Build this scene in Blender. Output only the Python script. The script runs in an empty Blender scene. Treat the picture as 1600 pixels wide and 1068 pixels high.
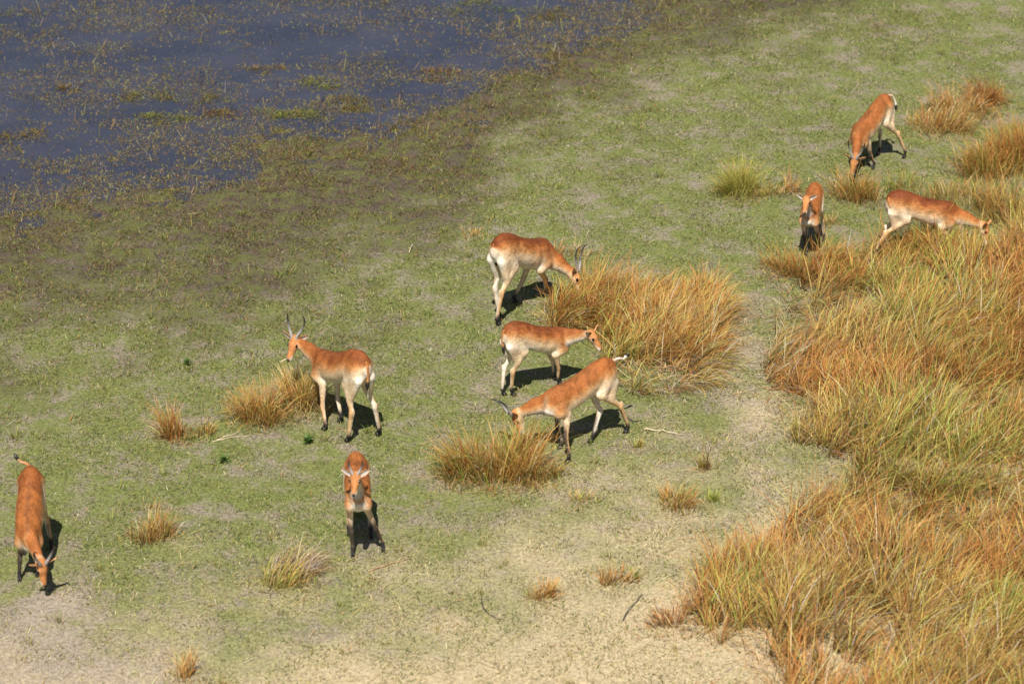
import bpy, math
import numpy as np

# ------------------------------------------------------------------ camera, sky, sun, exposure
scene = bpy.context.scene
PITCH, DIST, FPX = math.radians(25.0), 40.0, 5000.0          # FPX: focal length in pixels of a 1600 wide frame
SUN_EL, SUN_AZ = math.radians(56.0), math.radians(186.0)      # azimuth clockwise from +Y
cam_d = bpy.data.cameras.new('camera')
cam = bpy.data.objects.new('camera', cam_d)
scene.collection.objects.link(cam)
CAM = np.array([0.0, -DIST * math.cos(PITCH), DIST * math.sin(PITCH)])
cam.location = CAM
cam.rotation_euler = (math.radians(90) - PITCH, 0, 0)
cam_d.sensor_width = 36.0
cam_d.lens = 36.0 * FPX / 1600.0
cam_d.clip_end = 6000.0
cam_d.dof.use_dof = True
cam_d.dof.focus_distance = 39.3
cam_d.dof.aperture_fstop = 1.3
scene.camera = cam

world = bpy.data.worlds.new('World')
scene.world = world
world.use_nodes = True
wn = world.node_tree
sky = wn.nodes.new('ShaderNodeTexSky')
sky.sky_type = 'NISHITA'
sky.sun_disc = False
sky.sun_elevation = SUN_EL
sky.sun_rotation = SUN_AZ
sky.dust_density = 0.6
wn.links.new(sky.outputs[0], wn.nodes['Background'].inputs[0])
wn.nodes['Background'].inputs[1].default_value = 0.05

sun_d = bpy.data.lights.new('sun', 'SUN')
sun_d.energy = 5.0
sun_d.angle = math.radians(0.5)
sun_d.color = (1.0, 0.965, 0.91)
sun = bpy.data.objects.new('sun', sun_d)
scene.collection.objects.link(sun)
sun.rotation_euler = (math.radians(90) - SUN_EL, 0, math.radians(180) - SUN_AZ)
sun.location = (-5, -20, 30)
scene.view_settings.view_transform = 'Standard'
scene.view_settings.look = 'None'
scene.view_settings.exposure = 0.41
scene.view_settings.gamma = 1.0

# ------------------------------------------------------------------ helpers
rng = np.random.default_rng(7)
V = lambda *a: np.array(a, float)


def tag(o, label=None, cat=None, group=None, kind=None):
    if label: o['label'] = label
    if cat: o['category'] = cat
    if group: o['group'] = group
    if kind: o['kind'] = kind
    return o


def empty(name, loc):
    o = bpy.data.objects.new(name, None)
    o.empty_display_size = 0.2
    scene.collection.objects.link(o)
    o.location = loc
    return o


def ground_at(px, py, z=0.0):
    """the ground point seen at a pixel of the 1600 x 1068 photograph"""
    c, s = math.cos(PITCH), math.sin(PITCH)
    px = np.asarray(px, float); py = np.asarray(py, float)
    dx = (px - 800) / FPX; dv = (py - 534) / FPX
    d = np.stack([dx, c - s * dv, -s - c * dv], -1)
    t = (z - CAM[2]) / d[..., 2]
    return CAM + d * t[..., None]


def hash2(ix, iy, seed):
    h = (ix.astype(np.int64) * 374761393 + iy.astype(np.int64) * 668265263 + seed * 1442695041) & 0x7fffffff
    h = ((h ^ (h >> 13)) * 1274126177) & 0x7fffffff
    h = (h ^ (h >> 16)) & 0xffff
    return h / 65535.0


def vnoise(x, y, seed=0):
    ix, iy = np.floor(x), np.floor(y)
    fx, fy = x - ix, y - iy
    fx = fx * fx * (3 - 2 * fx); fy = fy * fy * (3 - 2 * fy)
    a = hash2(ix, iy, seed); b = hash2(ix + 1, iy, seed)
    c = hash2(ix, iy + 1, seed); d = hash2(ix + 1, iy + 1, seed)
    return (a + (b - a) * fx) * (1 - fy) + (c + (d - c) * fx) * fy


def fbm(x, y, scale, seed=0, octs=4):
    v = 0; amp = 0.5; tot = 0
    for o in range(octs):
        v = v + amp * vnoise(x * scale + 17.3 * o, y * scale - 9.1 * o, seed + o); tot += amp
        amp *= 0.5; scale = scale * 2.03
    return v / tot


def sstep(a, b, x):
    t = np.clip((x - a) / (b - a), 0, 1)
    return t * t * (3 - 2 * t)


def in_poly(x, y, poly):
    inside = np.zeros(np.shape(x), bool)
    n = len(poly)
    for i in range(n):
        x1, y1 = poly[i][:2]; x2, y2 = poly[(i + 1) % n][:2]
        cond = ((y1 > y) != (y2 > y))
        xi = (x2 - x1) * (y - y1) / ((y2 - y1) + 1e-12) + x1
        inside ^= cond & (x < xi)
    return inside


def poly_dist(x, y, poly):
    d = np.full(np.shape(x), 1e9)
    n = len(poly)
    for i in range(n):
        a = np.array(poly[i][:2]); b = np.array(poly[(i + 1) % n][:2]); ba = b - a
        t = np.clip(((x - a[0]) * ba[0] + (y - a[1]) * ba[1]) / (ba @ ba), 0, 1)
        d = np.minimum(d, np.hypot(x - a[0] - t * ba[0], y - a[1] - t * ba[1]))
    return d


def mesh_from(name, verts, faces, mat, parent=None, col=None, smooth=True):
    """faces: (N,3) or (N,4) array or list of arrays"""
    me = bpy.data.meshes.new(name)
    verts = np.asarray(verts, np.float32)
    fl = faces if isinstance(faces, list) else [faces]
    fl = [np.asarray(f, np.int32) for f in fl if len(f)]
    me.vertices.add(len(verts)); me.vertices.foreach_set('co', verts.ravel())
    loops = np.concatenate([f.ravel() for f in fl])
    sizes = np.concatenate([np.full(len(f), f.shape[1], np.int32) for f in fl])
    starts = np.concatenate([[0], np.cumsum(sizes)[:-1]]).astype(np.int32)
    me.loops.add(len(loops)); me.loops.foreach_set('vertex_index', loops)
    me.polygons.add(len(sizes)); me.polygons.foreach_set('loop_start', starts)
    me.polygons.foreach_set('loop_total', sizes)
    if smooth: me.polygons.foreach_set('use_smooth', np.ones(len(sizes), bool))
    me.update(calc_edges=True)
    if col is not None:
        at = me.color_attributes.new('Col', 'FLOAT_COLOR', 'POINT')
        c4 = np.ones((len(verts), 4), np.float32); c4[:, :3] = col
        at.data.foreach_set('color', c4.ravel())
    me.materials.append(mat)
    o = bpy.data.objects.new(name, me)
    scene.collection.objects.link(o)
    if parent is not None: o.parent = parent
    return o


# ------------------------------------------------------------------ materials
def new_mat(name):
    m = bpy.data.materials.new(name); m.use_nodes = True
    nt = m.node_tree
    return m, nt, nt.nodes['Principled BSDF'], nt.links


def node(nt, t, **kw):
    n = nt.nodes.new(t)
    for k, v in kw.items():
        if k in n.inputs.keys(): n.inputs[k].default_value = v
        else: setattr(n, k, v)
    return n


def noise(nt, scale, detail=3.0, rough=0.55, vec=None):
    n = node(nt, 'ShaderNodeTexNoise'); n.inputs['Scale'].default_value = scale
    n.inputs['Detail'].default_value = detail; n.inputs['Roughness'].default_value = rough
    if vec is not None: nt.links.new(vec, n.inputs['Vector'])
    return n.outputs['Fac']


def ramp(nt, fac, a, b):
    r = node(nt, 'ShaderNodeMapRange'); r.interpolation_type = 'SMOOTHSTEP'
    r.inputs['From Min'].default_value = a; r.inputs['From Max'].default_value = b
    nt.links.new(fac, r.inputs['Value']); return r.outputs[0]


def mixc(nt, fac, a, b):
    m = node(nt, 'ShaderNodeMix'); m.data_type = 'RGBA'
    for sock, v in ((m.inputs[0], fac), (m.inputs[6], a), (m.inputs[7], b)):
        if isinstance(v, (float, int)): sock.default_value = v
        elif isinstance(v, tuple): sock.default_value = (*v, 1)
        else: nt.links.new(v, sock)
    return m.outputs[2]


def math_n(nt, op, a, b):
    m = node(nt, 'ShaderNodeMath'); m.operation = op
    for sock, v in ((m.inputs[0], a), (m.inputs[1], b)):
        if isinstance(v, (float, int)): sock.default_value = v
        else: nt.links.new(v, sock)
    return m.outputs[0]


def grass_material(name, trans=0.3):
    m, nt, p, L = new_mat(name)
    at = node(nt, 'ShaderNodeAttribute'); at.attribute_name = 'Col'
    L.new(at.outputs['Color'], p.inputs['Base Color'])
    p.inputs['Roughness'].default_value = 0.55
    p.inputs['Specular IOR Level'].default_value = 0.25
    tr = node(nt, 'ShaderNodeBsdfTranslucent'); L.new(at.outputs['Color'], tr.inputs['Color'])
    mx = node(nt, 'ShaderNodeMixShader'); mx.inputs[0].default_value = trans
    L.new(p.outputs[0], mx.inputs[1]); L.new(tr.outputs[0], mx.inputs[2])
    L.new(mx.outputs[0], nt.nodes['Material Output'].inputs['Surface'])
    return m


M_GRASS = grass_material('grass_blades', 0.30)


def fur_material():
    m, nt, p, L = new_mat('fur')
    at = node(nt, 'ShaderNodeAttribute'); at.attribute_name = 'Col'
    tc = node(nt, 'ShaderNodeTexCoord')
    n1 = noise(nt, 9.0, 4.0, 0.6, tc.outputs['Object'])
    n2 = noise(nt, 60.0, 2.0, 0.6, tc.outputs['Object'])
    hs = node(nt, 'ShaderNodeHueSaturation')
    L.new(at.outputs['Color'], hs.inputs['Color'])
    mp = node(nt, 'ShaderNodeMapping'); mp.inputs['Scale'].default_value = (26.0, 60.0, 60.0)
    L.new(tc.outputs['Object'], mp.inputs['Vector'])
    n2 = noise(nt, 1.0, 3.0, 0.65, mp.outputs[0])
    v = math_n(nt, 'ADD', math_n(nt, 'MULTIPLY', ramp(nt, n1, 0.3, 0.7), 0.36), math_n(nt, 'MULTIPLY', ramp(nt, n2, .3, .7), 0.46))
    L.new(math_n(nt, 'ADD', v, 0.62), hs.inputs['Value'])
    L.new(hs.outputs[0], p.inputs['Base Color'])
    p.inputs['Roughness'].default_value = 0.7
    p.inputs['Specular IOR Level'].default_value = 0.2
    b = node(nt, 'ShaderNodeBump'); b.inputs['Strength'].default_value = 0.5; b.inputs['Distance'].default_value = 0.006
    n3 = noise(nt, 90.0, 3.0, 0.7, tc.outputs['Object'])
    b2 = node(nt, 'ShaderNodeBump'); b2.inputs['Strength'].default_value = 0.6; b2.inputs['Distance'].default_value = 0.03
    L.new(noise(nt, 7.0, 2.0, 0.5, tc.outputs['Object']), b2.inputs['Height']); L.new(b2.outputs[0], b.inputs['Normal'])
    L.new(n3, b.inputs['Height']); L.new(b.outputs[0], p.inputs['Normal'])
    return m


M_FUR = fur_material()


def simple_mat(name, col, rough, spec=0.5, var=0.25, scale=20.0):
    m, nt, p, L = new_mat(name)
    tc = node(nt, 'ShaderNodeTexCoord')
    n = noise(nt, scale, 4.0, 0.6, tc.outputs['Object'])
    d = tuple(c * (1 - var) for c in col); e = tuple(min(1, c * (1 + var)) for c in col)
    L.new(mixc(nt, ramp(nt, n, 0.3, 0.7), d, e), p.inputs['Base Color'])
    p.inputs['Roughness'].default_value = rough; p.inputs['Specular IOR Level'].default_value = spec
    return m


M_HOOF = simple_mat('hoof_black', (0.018, 0.015, 0.014), 0.45)
M_EYE = simple_mat('eye_dark', (0.008, 0.006, 0.005), 0.08)
M_STICK_DARK = simple_mat('dead_wood_dark', (0.06, 0.05, 0.045), 0.8)
M_STICK_PALE = simple_mat('dead_stalk_pale', (0.62, 0.50, 0.32), 0.7)
M_STICK_RED = simple_mat('dead_stalk_reddish', (0.42, 0.24, 0.14), 0.7)


def horn_material():
    m, nt, p, L = new_mat('horn')
    at = node(nt, 'ShaderNodeAttribute'); at.attribute_name = 'Col'
    L.new(at.outputs['Color'], p.inputs['Base Color'])
    p.inputs['Roughness'].default_value = 0.38
    return m


M_HORN = horn_material()

# ------------------------------------------------------------------ the lie of the land
SHORE_PX = [(-420, 600), (-200, 425), (0, 350), (130, 312), (220, 292), (330, 276), (430, 262), (520, 240), (640, 215),
            (725, 190), (765, 150), (830, 108), (890, 70), (970, 40), (1060, -5), (1200, -60), (1400, -130)]
SH = ground_at([p[0] for p in SHORE_PX], [p[1] for p in SHORE_PX])
WATER_Z = -0.07


def shore_sd(x, y):
    """about the distance inland from the water's edge (negative over the water)"""
    ys = np.interp(x, SH[:, 0], SH[:, 1])
    lo = x < SH[0, 0]; hi = x > SH[-1, 0]
    ys = np.where(lo, SH[0, 1] + (x - SH[0, 0]) * 1.0, ys)
    ys = np.where(hi, SH[-1, 1] + (x - SH[-1, 0]) * 1.2, ys)
    slope = 0.75
    return (ys - y) * slope


def land_height(x, y):
    sd = shore_sd(x, y)
    n = fbm(x, y, 0.9, 3, 4) - 0.5
    n2 = fbm(x, y, 3.5, 9, 3) - 0.5
    sdn = sd + n * 2.2 + (fbm(x, y, 0.4, 13, 3) - 0.5) * 2.0
    h = np.interp(sdn, [-9, -2.5, 0, 1.6, 3.0], [-0.45, -0.17, WATER_Z, -0.02, 0.0])
    wet = 1 - sstep(0.5, 3.0, sd)
    h = h + wet * (n2 * 0.075) + (fbm(x, y, 1.5, 31, 3) - 0.5) * 0.03 * (1 - wet)
    return h


# masks used for colours and for what grows where
def masks(x, y):
    sd = shore_sd(x, y)
    px, py = to_px(x, y)
    wob = fbm(x, y, 0.55, 41, 4) - 0.5
    wob2 = fbm(x, y, 1.7, 47, 4) - 0.5
    wet = (1 - sstep(-0.8, 6.2 + 1.0 * np.clip((350 - px) / 350, 0, 1) - 1.0 * np.clip((px - 550) / 450, 0, 1), sd + wob * 3.4 + wob2 * 4.0)) ** 1.1
    dry = sstep(-.45, 1.25, (py - 720) / 330 + (px - 900) / 1500 + wob * 0.8 + wob2 * 0.7)
    bare = sstep(-.2, 1.2, (py - 870) / 190 - np.abs(px - 60) / 420 + wob * 1.3 + wob2 * 1.0)
    path = np.exp(-((px - 1180 + (py - 620) * 0.12) / 75.0) ** 2) * sstep(400, 520, py) * (1 - sstep(700, 850, py))
    dry = np.clip(dry + 0.5 * path * (0.7 + wob2 * 2), 0, 1)
    bare = np.clip(bare + 0.45 * path * (0.5 + wob2 * 3), 0, 1)
    return wet, dry, bare


def to_px(x, y):
    c, s = math.cos(PITCH), math.sin(PITCH)
    dx, dy, dz = x - CAM[0], y - CAM[1], -CAM[2]
    z = dy * c - dz * s; z = np.maximum(z, 1.0)
    u = dy * s + dz * c
    return np.clip(800 + FPX * dx / z, -4000, 6000), np.clip(534 - FPX * u / z, -4000, 6000)


def graded(lo, hi, step, far):
    core = np.arange(lo, hi + 1e-6, step)
    out = [step]; 
    while sum(out) < far: out.append(out[-1] * 1.22)
    o = np.cumsum(out)
    return np.concatenate([lo - o[::-1], core, hi + o])


def build_ground():
    xs = graded(-13, 13, 0.08, 2500); ys = graded(-12, 22, 0.08, 2500)
    X, Y = np.meshgrid(xs, ys, indexing='xy')
    Z = land_height(X, Y)
    nx, ny = len(xs), len(ys)
    idx = np.arange(nx * ny).reshape(ny, nx)
    f = np.stack([idx[:-1, :-1], idx[:-1, 1:], idx[1:, 1:], idx[1:, :-1]], -1).reshape(-1, 4)
    wet, dry, bare = masks(X, Y)
    col = np.stack([wet, dry, bare], -1).reshape(-1, 3)
    m, nt, p, L = new_mat('turf_soil')
    at = node(nt, 'ShaderNodeAttribute'); at.attribute_name = 'Col'
    sp = node(nt, 'ShaderNodeSeparateColor'); L.new(at.outputs['Color'], sp.inputs[0])
    wetS, dryS, bareS = sp.outputs
    tc = node(nt, 'ShaderNodeTexCoord'); vec = tc.outputs['Object']
    mid = noise(nt, 4.0, 5.0, 0.65, vec); mid2 = noise(nt, 1.6, 5.0, 0.65, vec)
    fine = noise(nt, 22.0, 5.0, 0.7, vec); grain = noise(nt, 70.0, 3.0, 0.7, vec); fl = noise(nt, 38.0, 3.0, 0.7, vec)
    g2 = math_n(nt, 'ADD', math_n(nt, 'MULTIPLY', fine, .5), math_n(nt, 'MULTIPLY', grain, .5))
    soil = mixc(nt, ramp(nt, g2, 0.36, 0.62), (0.18, 0.14, 0.105), (0.42, 0.345, 0.27))
    soil = mixc(nt, ramp(nt, bareS, .2, .8), mixc(nt, ramp(nt, g2, 0.36, 0.62), (0.12, 0.095, 0.065), (0.37, 0.305, 0.225)), soil)
    straw = mixc(nt, ramp(nt, g2, 0.36, 0.62), (0.28, 0.215, 0.122), (0.66, 0.525, 0.315))
    green = mixc(nt, ramp(nt, g2, 0.36, 0.62), (0.075, 0.090, 0.024), (0.235, 0.255, 0.075))
    g_amt = math_n(nt, 'ADD', math_n(nt, 'MULTIPLY', mid, 0.50), math_n(nt, 'MULTIPLY', fl, 0.45))
    g_amt = math_n(nt, 'ADD', g_amt, math_n(nt, 'MULTIPLY', mid2, 0.62))
    g_amt = math_n(nt, 'SUBTRACT', g_amt, math_n(nt, 'ADD', math_n(nt, 'MULTIPLY', bareS, 0.20), 0.04))
    c = mixc(nt, ramp(nt, g_amt, 0.61, 0.80), soil, green)
    d_amt = math_n(nt, 'ADD', math_n(nt, 'MULTIPLY', dryS, 0.75), math_n(nt, 'MULTIPLY', mid, 0.45))
    d_amt = math_n(nt, 'ADD', d_amt, math_n(nt, 'MULTIPLY', fl, 0.45))
    d_amt = math_n(nt, 'SUBTRACT', d_amt, math_n(nt, 'MULTIPLY', bareS, 0.25))
    c = mixc(nt, ramp(nt, d_amt, 0.46, 1.22), c, straw)
    mud = mixc(nt, ramp(nt, g2, 0.36, 0.62), (0.032, 0.023, 0.018), (0.15, 0.108, 0.080))
    mudv = mixc(nt, ramp(nt, math_n(nt, 'ADD', math_n(nt, 'MULTIPLY', mid, .6), math_n(nt, 'MULTIPLY', fl, .4)), 0.45, 0.58), mud, (0.118, 0.122, 0.038))
    w_amt = math_n(nt, 'ADD', math_n(nt, 'MULTIPLY', wetS, 0.70), math_n(nt, 'MULTIPLY', mid, 0.55))
    w_amt = math_n(nt, 'ADD', w_amt, math_n(nt, 'MULTIPLY', fl, 0.30))
    wr_s = ramp(nt, w_amt, 0.46, 1.04)
    c = mixc(nt, wr_s, c, mudv)
    clod = noise(nt, 13.0, 3.0, 0.6, vec)
    c = mixc(nt, math_n(nt, 'MULTIPLY', math_n(nt, 'MULTIPLY', ramp(nt, clod, 0.60, 0.68), wr_s), 0.75), c, (0.030, 0.022, 0.018))
    spk = noise(nt, 55.0, 2.0, 0.5, vec)
    c = mixc(nt, math_n(nt, 'MULTIPLY', ramp(nt, spk, 0.66, 0.72), 0.55), c, (0.045, 0.036, 0.028))
    L.new(c, p.inputs['Base Color'])
    p.inputs['Roughness'].default_value = 0.9
    p.inputs['Specular IOR Level'].default_value = 0.15
    b = node(nt, 'ShaderNodeBump'); b.inputs['Strength'].default_value = 0.6; b.inputs['Distance'].default_value = 0.03
    L.new(math_n(nt, 'ADD', fine, math_n(nt, 'MULTIPLY', grain, 0.6)), b.inputs['Height'])
    L.new(b.outputs[0], p.inputs['Normal'])
    o = mesh_from('ground', np.stack([X.ravel(), Y.ravel(), Z.ravel()], -1), f, m, col=col)
    tag(o, 'short grazed turf with bare grey soil and dry straw towards the front', 'ground', kind='structure')


def build_water():
    xs = graded(-30, 30, 2.0, 2300); ys = graded(-8, 40, 2.0, 2300)
    X, Y = np.meshgrid(xs, ys, indexing='xy')
    nx, ny = len(xs), len(ys)
    idx = np.arange(nx * ny).reshape(ny, nx)
    f = np.stack([idx[:-1, :-1], idx[:-1, 1:], idx[1:, 1:], idx[1:, :-1]], -1).reshape(-1, 4)
    cx = 0.25 * (X[:-1, :-1] + X[1:, 1:] + X[1:, :-1] + X[:-1, 1:]).ravel()
    cy = 0.25 * (Y[:-1, :-1] + Y[1:, 1:] + Y[1:, :-1] + Y[:-1, 1:]).ravel()
    f = f[shore_sd(cx, cy) < 6.0]
    m, nt, p, L = new_mat('marsh_water')
    tc = node(nt, 'ShaderNodeTexCoord'); vec = tc.outputs['Object']
    n = noise(nt, 0.7, 4.0, 0.6, vec)
    L.new(mixc(nt, ramp(nt, n, 0.3, 0.7), (0.034, 0.037, 0.054), (0.052, 0.053, 0.072)), p.inputs['Base Color'])
    p.inputs['Roughness'].default_value = 0.06
    p.inputs['IOR'].default_value = 1.333
    b = node(nt, 'ShaderNodeBump'); b.inputs['Strength'].default_value = 0.25; b.inputs['Distance'].default_value = 0.01
    mp = node(nt, 'ShaderNodeMapping'); mp.inputs['Scale'].default_value = (2.0, 5.0, 1.0)
    L.new(vec, mp.inputs['Vector'])
    L.new(noise(nt, 2.2, 3.0, 0.5, mp.outputs[0]), b.inputs['Height'])
    L.new(b.outputs[0], p.inputs['Normal'])
    V3 = np.stack([X.ravel(), Y.ravel(), np.full(X.size, WATER_Z)], -1)
    used, inv = np.unique(f.ravel(), return_inverse=True)
    o = mesh_from('water', V3[used], inv.reshape(f.shape), m)
    tag(o, 'dark slate blue marsh water behind the grazed bank', 'water', kind='structure')


build_ground()
build_water()

# ------------------------------------------------------------------ grass
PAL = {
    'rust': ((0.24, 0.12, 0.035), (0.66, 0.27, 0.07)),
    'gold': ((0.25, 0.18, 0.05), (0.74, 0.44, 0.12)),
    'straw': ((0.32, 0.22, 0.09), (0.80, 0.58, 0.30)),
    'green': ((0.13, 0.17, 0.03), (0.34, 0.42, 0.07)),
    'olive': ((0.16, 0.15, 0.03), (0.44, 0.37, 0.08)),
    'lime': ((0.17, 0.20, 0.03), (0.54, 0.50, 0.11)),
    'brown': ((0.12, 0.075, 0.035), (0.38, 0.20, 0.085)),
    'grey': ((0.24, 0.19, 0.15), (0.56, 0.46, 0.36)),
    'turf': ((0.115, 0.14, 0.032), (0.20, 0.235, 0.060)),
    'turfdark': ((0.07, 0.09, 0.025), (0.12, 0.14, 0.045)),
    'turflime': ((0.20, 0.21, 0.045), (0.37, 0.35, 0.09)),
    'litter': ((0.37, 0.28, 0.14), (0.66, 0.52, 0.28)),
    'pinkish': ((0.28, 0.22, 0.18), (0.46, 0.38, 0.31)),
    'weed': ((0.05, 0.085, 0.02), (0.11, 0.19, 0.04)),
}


def blades(roots, length, width, az, lean, droop, c0, c1, nseg=4, tipw=0.12, r=rng):
    """ribbon blades: roots (N,3); az lean direction; lean = tilt from vertical at the root (rad); droop = extra tilt by the tip"""
    N = len(roots)
    t = np.linspace(0, 1, nseg + 1)
    pos = np.zeros((N, nseg + 1, 3)); pos[:, 0] = roots
    d = np.stack([np.cos(az), np.sin(az)], -1)
    for i in range(nseg):
        ang = lean + droop * (t[i] + 0.5 / nseg) ** 1.4
        st = (length / nseg)[:, None]
        pos[:, i + 1, :2] = pos[:, i, :2] + d * (np.sin(ang)[:, None] * st)
        pos[:, i + 1, 2] = pos[:, i, 2] + (np.cos(ang)[:, None] * st)[:, 0]
    wa = r.uniform(0, 2 * np.pi, N)
    wd = np.stack([np.cos(wa), np.sin(wa), np.zeros(N)], -1)
    # keep the ribbon's width mostly across its lean
    side = np.stack([-d[:, 1], d[:, 0], np.zeros(N)], -1)
    wd = side * 0.8 + wd * 0.7; wd /= np.linalg.norm(wd, axis=1)[:, None] + 1e-9
    wt = np.where(t < 0.55, 1.0, 1.0 - (t - 0.55) / 0.45 * (1 - tipw))
    off = wd[:, None, :] * (width[:, None] * wt[None])[..., None] * 0.5
    v = np.stack([pos - off, pos + off], 2).reshape(N, -1, 3)
    k = 2 * (nseg + 1)
    base = (np.arange(N) * k)[:, None]
    q = np.concatenate([np.stack([base[:, 0] + 2 * i, base[:, 0] + 2 * i + 1, base[:, 0] + 2 * i + 3, base[:, 0] + 2 * i + 2], -1)
                        for i in range(nseg)])
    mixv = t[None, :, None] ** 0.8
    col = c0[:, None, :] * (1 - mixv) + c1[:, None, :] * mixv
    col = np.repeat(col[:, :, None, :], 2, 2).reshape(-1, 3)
    return v.reshape(-1, 3), q, col


def pal_pick(names, weights, N, r, var=0.22):
    a = np.array([PAL[n][0] for n in names]); b = np.array([PAL[n][1] for n in names])
    w = np.asarray(weights, float)
    if w.ndim == 1: w = np.repeat(w[None], N, 0)
    w = w / w.sum(1, keepdims=True)
    k = (r.random(N)[:, None] > np.cumsum(w, 1)).sum(1).clip(0, len(names) - 1)
    s = np.exp(r.normal(0, var, N))[:, None]
    return a[k] * s, np.clip(b[k] * s, 0, 0.85)


def blade_object(name, parts, parent=None):
    vs, fs, cs = [], [], []; n = 0
    for v, f, c in parts:
        vs.append(v); fs.append(f + n); cs.append(c); n += len(v)
    return mesh_from(name, np.concatenate(vs), np.concatenate(fs), M_GRASS, parent, np.concatenate(cs), smooth=False)


# --- turf: short grazed grass
FIELD_PX = [(1188, 590), (1198, 520), (1222, 470), (1262, 432), (1300, 404), (1345, 392), (1372, 382), (1440, 396), (1500, 402), (1548, 404), (1600, 375), (1800, 300),
            (1900, 1300), (1180, 1300), (1190, 1068), (1130, 1015), (1060, 985), (1075, 950), (1090, 915), (1150, 880), (1200, 845),
            (1235, 815), (1275, 790), (1330, 760), (1350, 735), (1310, 718), (1240, 690), (1210, 650), (1200, 610)]
ISLAND_PX = [(836, 500), (858, 478), (905, 464), (1000, 468), (1070, 458), (1112, 455), (1130, 485), (1122, 560), (1105, 600), (1080, 612),
             (1010, 625), (965, 610), (942, 575), (950, 548), (925, 520), (860, 525)]
FIELD = ground_at([p[0] for p in FIELD_PX], [p[1] for p in FIELD_PX])
ISLAND = ground_at([p[0] for p in ISLAND_PX], [p[1] for p in ISLAND_PX])


def build_turf():
    r = np.random.default_rng(11)
    N = 1480000
    x = r.uniform(-10.5, 10.5, N); y = r.uniform(-10.5, 17.5, N)
    px, py = to_px(x, y); ok = (px > -260) & (px < 1860) & (py > -180) & (py < 1330)
    x, y = x[ok], y[ok]; N = len(x)
    wet, dry, bare = masks(x, y)
    sd = shore_sd(x, y)
    h = land_height(x, y)
    clump = fbm(x, y, 2.6, 77, 4); fineC = fbm(x, y, 9.0, 99, 3)
    dens = sstep(0.40, 0.62, clump * 0.72 + fineC * 0.36 - 0.16 * bare - 0.05 * wet)
    dens = 0.14 + 0.86 * dens
    keep = (r.random(N) < dens) & (h > WATER_Z - 0.015) & (r.random(N) > 0.15 * dry)
    x, y, h, wet, dry, bare, clump = (a[keep] for a in (x, y, h, wet, dry, bare, clump))
    N = len(x)
    roots = np.stack([x, y, h - 0.004], -1)
    L = r.uniform(0.016, 0.05, N) * (1 + 0.4 * wet) * np.exp(r.normal(0, .25, N))
    W = r.uniform(0.006, 0.014, N)
    az = r.uniform(0, 2 * np.pi, N); lean = r.uniform(0.35, 1.4, N)
    patch = fbm(x, y, 0.7, 55, 4); p2 = fbm(x, y, 3.1, 58, 3)
    g_ = np.clip(1.15 - 0.80 * dry - 0.45 * wet + (patch - 0.5) * 1.5 + (p2 - .5) * 1.2, 0.10, 2)
    cg = np.stack([g_, g_ * .55, np.clip(.45 - .35 * dry - .3 * wet + (p2 - .5), .05, 2), 0.12 + 1.5 * dry + 0.2 * bare, 0.10 + 1.0 * wet, 0.10 + .4 * bare,
                   .25 + .5 * wet], 1)
    c0, c1 = pal_pick(['turf', 'turfdark', 'turflime', 'litter', 'brown', 'pinkish', 'olive'], cg, N, r, 0.28)
    dark = 1 - 0.55 * wet[:, None] * r.random(N)[:, None] ** .5; far = 1.0
    c0 *= .9; c1 = np.where((np.arange(N) % 3 == 0)[:, None], c1 * 1.15, c1)
    o = blade_object('short_grass', [blades(roots, L, W, az, lean, 0.3 + 0 * L, c0 * 0.9 * dark, c1 * far * dark, nseg=1, tipw=0.35, r=r)])
    tag(o, 'short grazed green turf blades over the bank', 'grass', kind='stuff')


build_turf()


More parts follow.
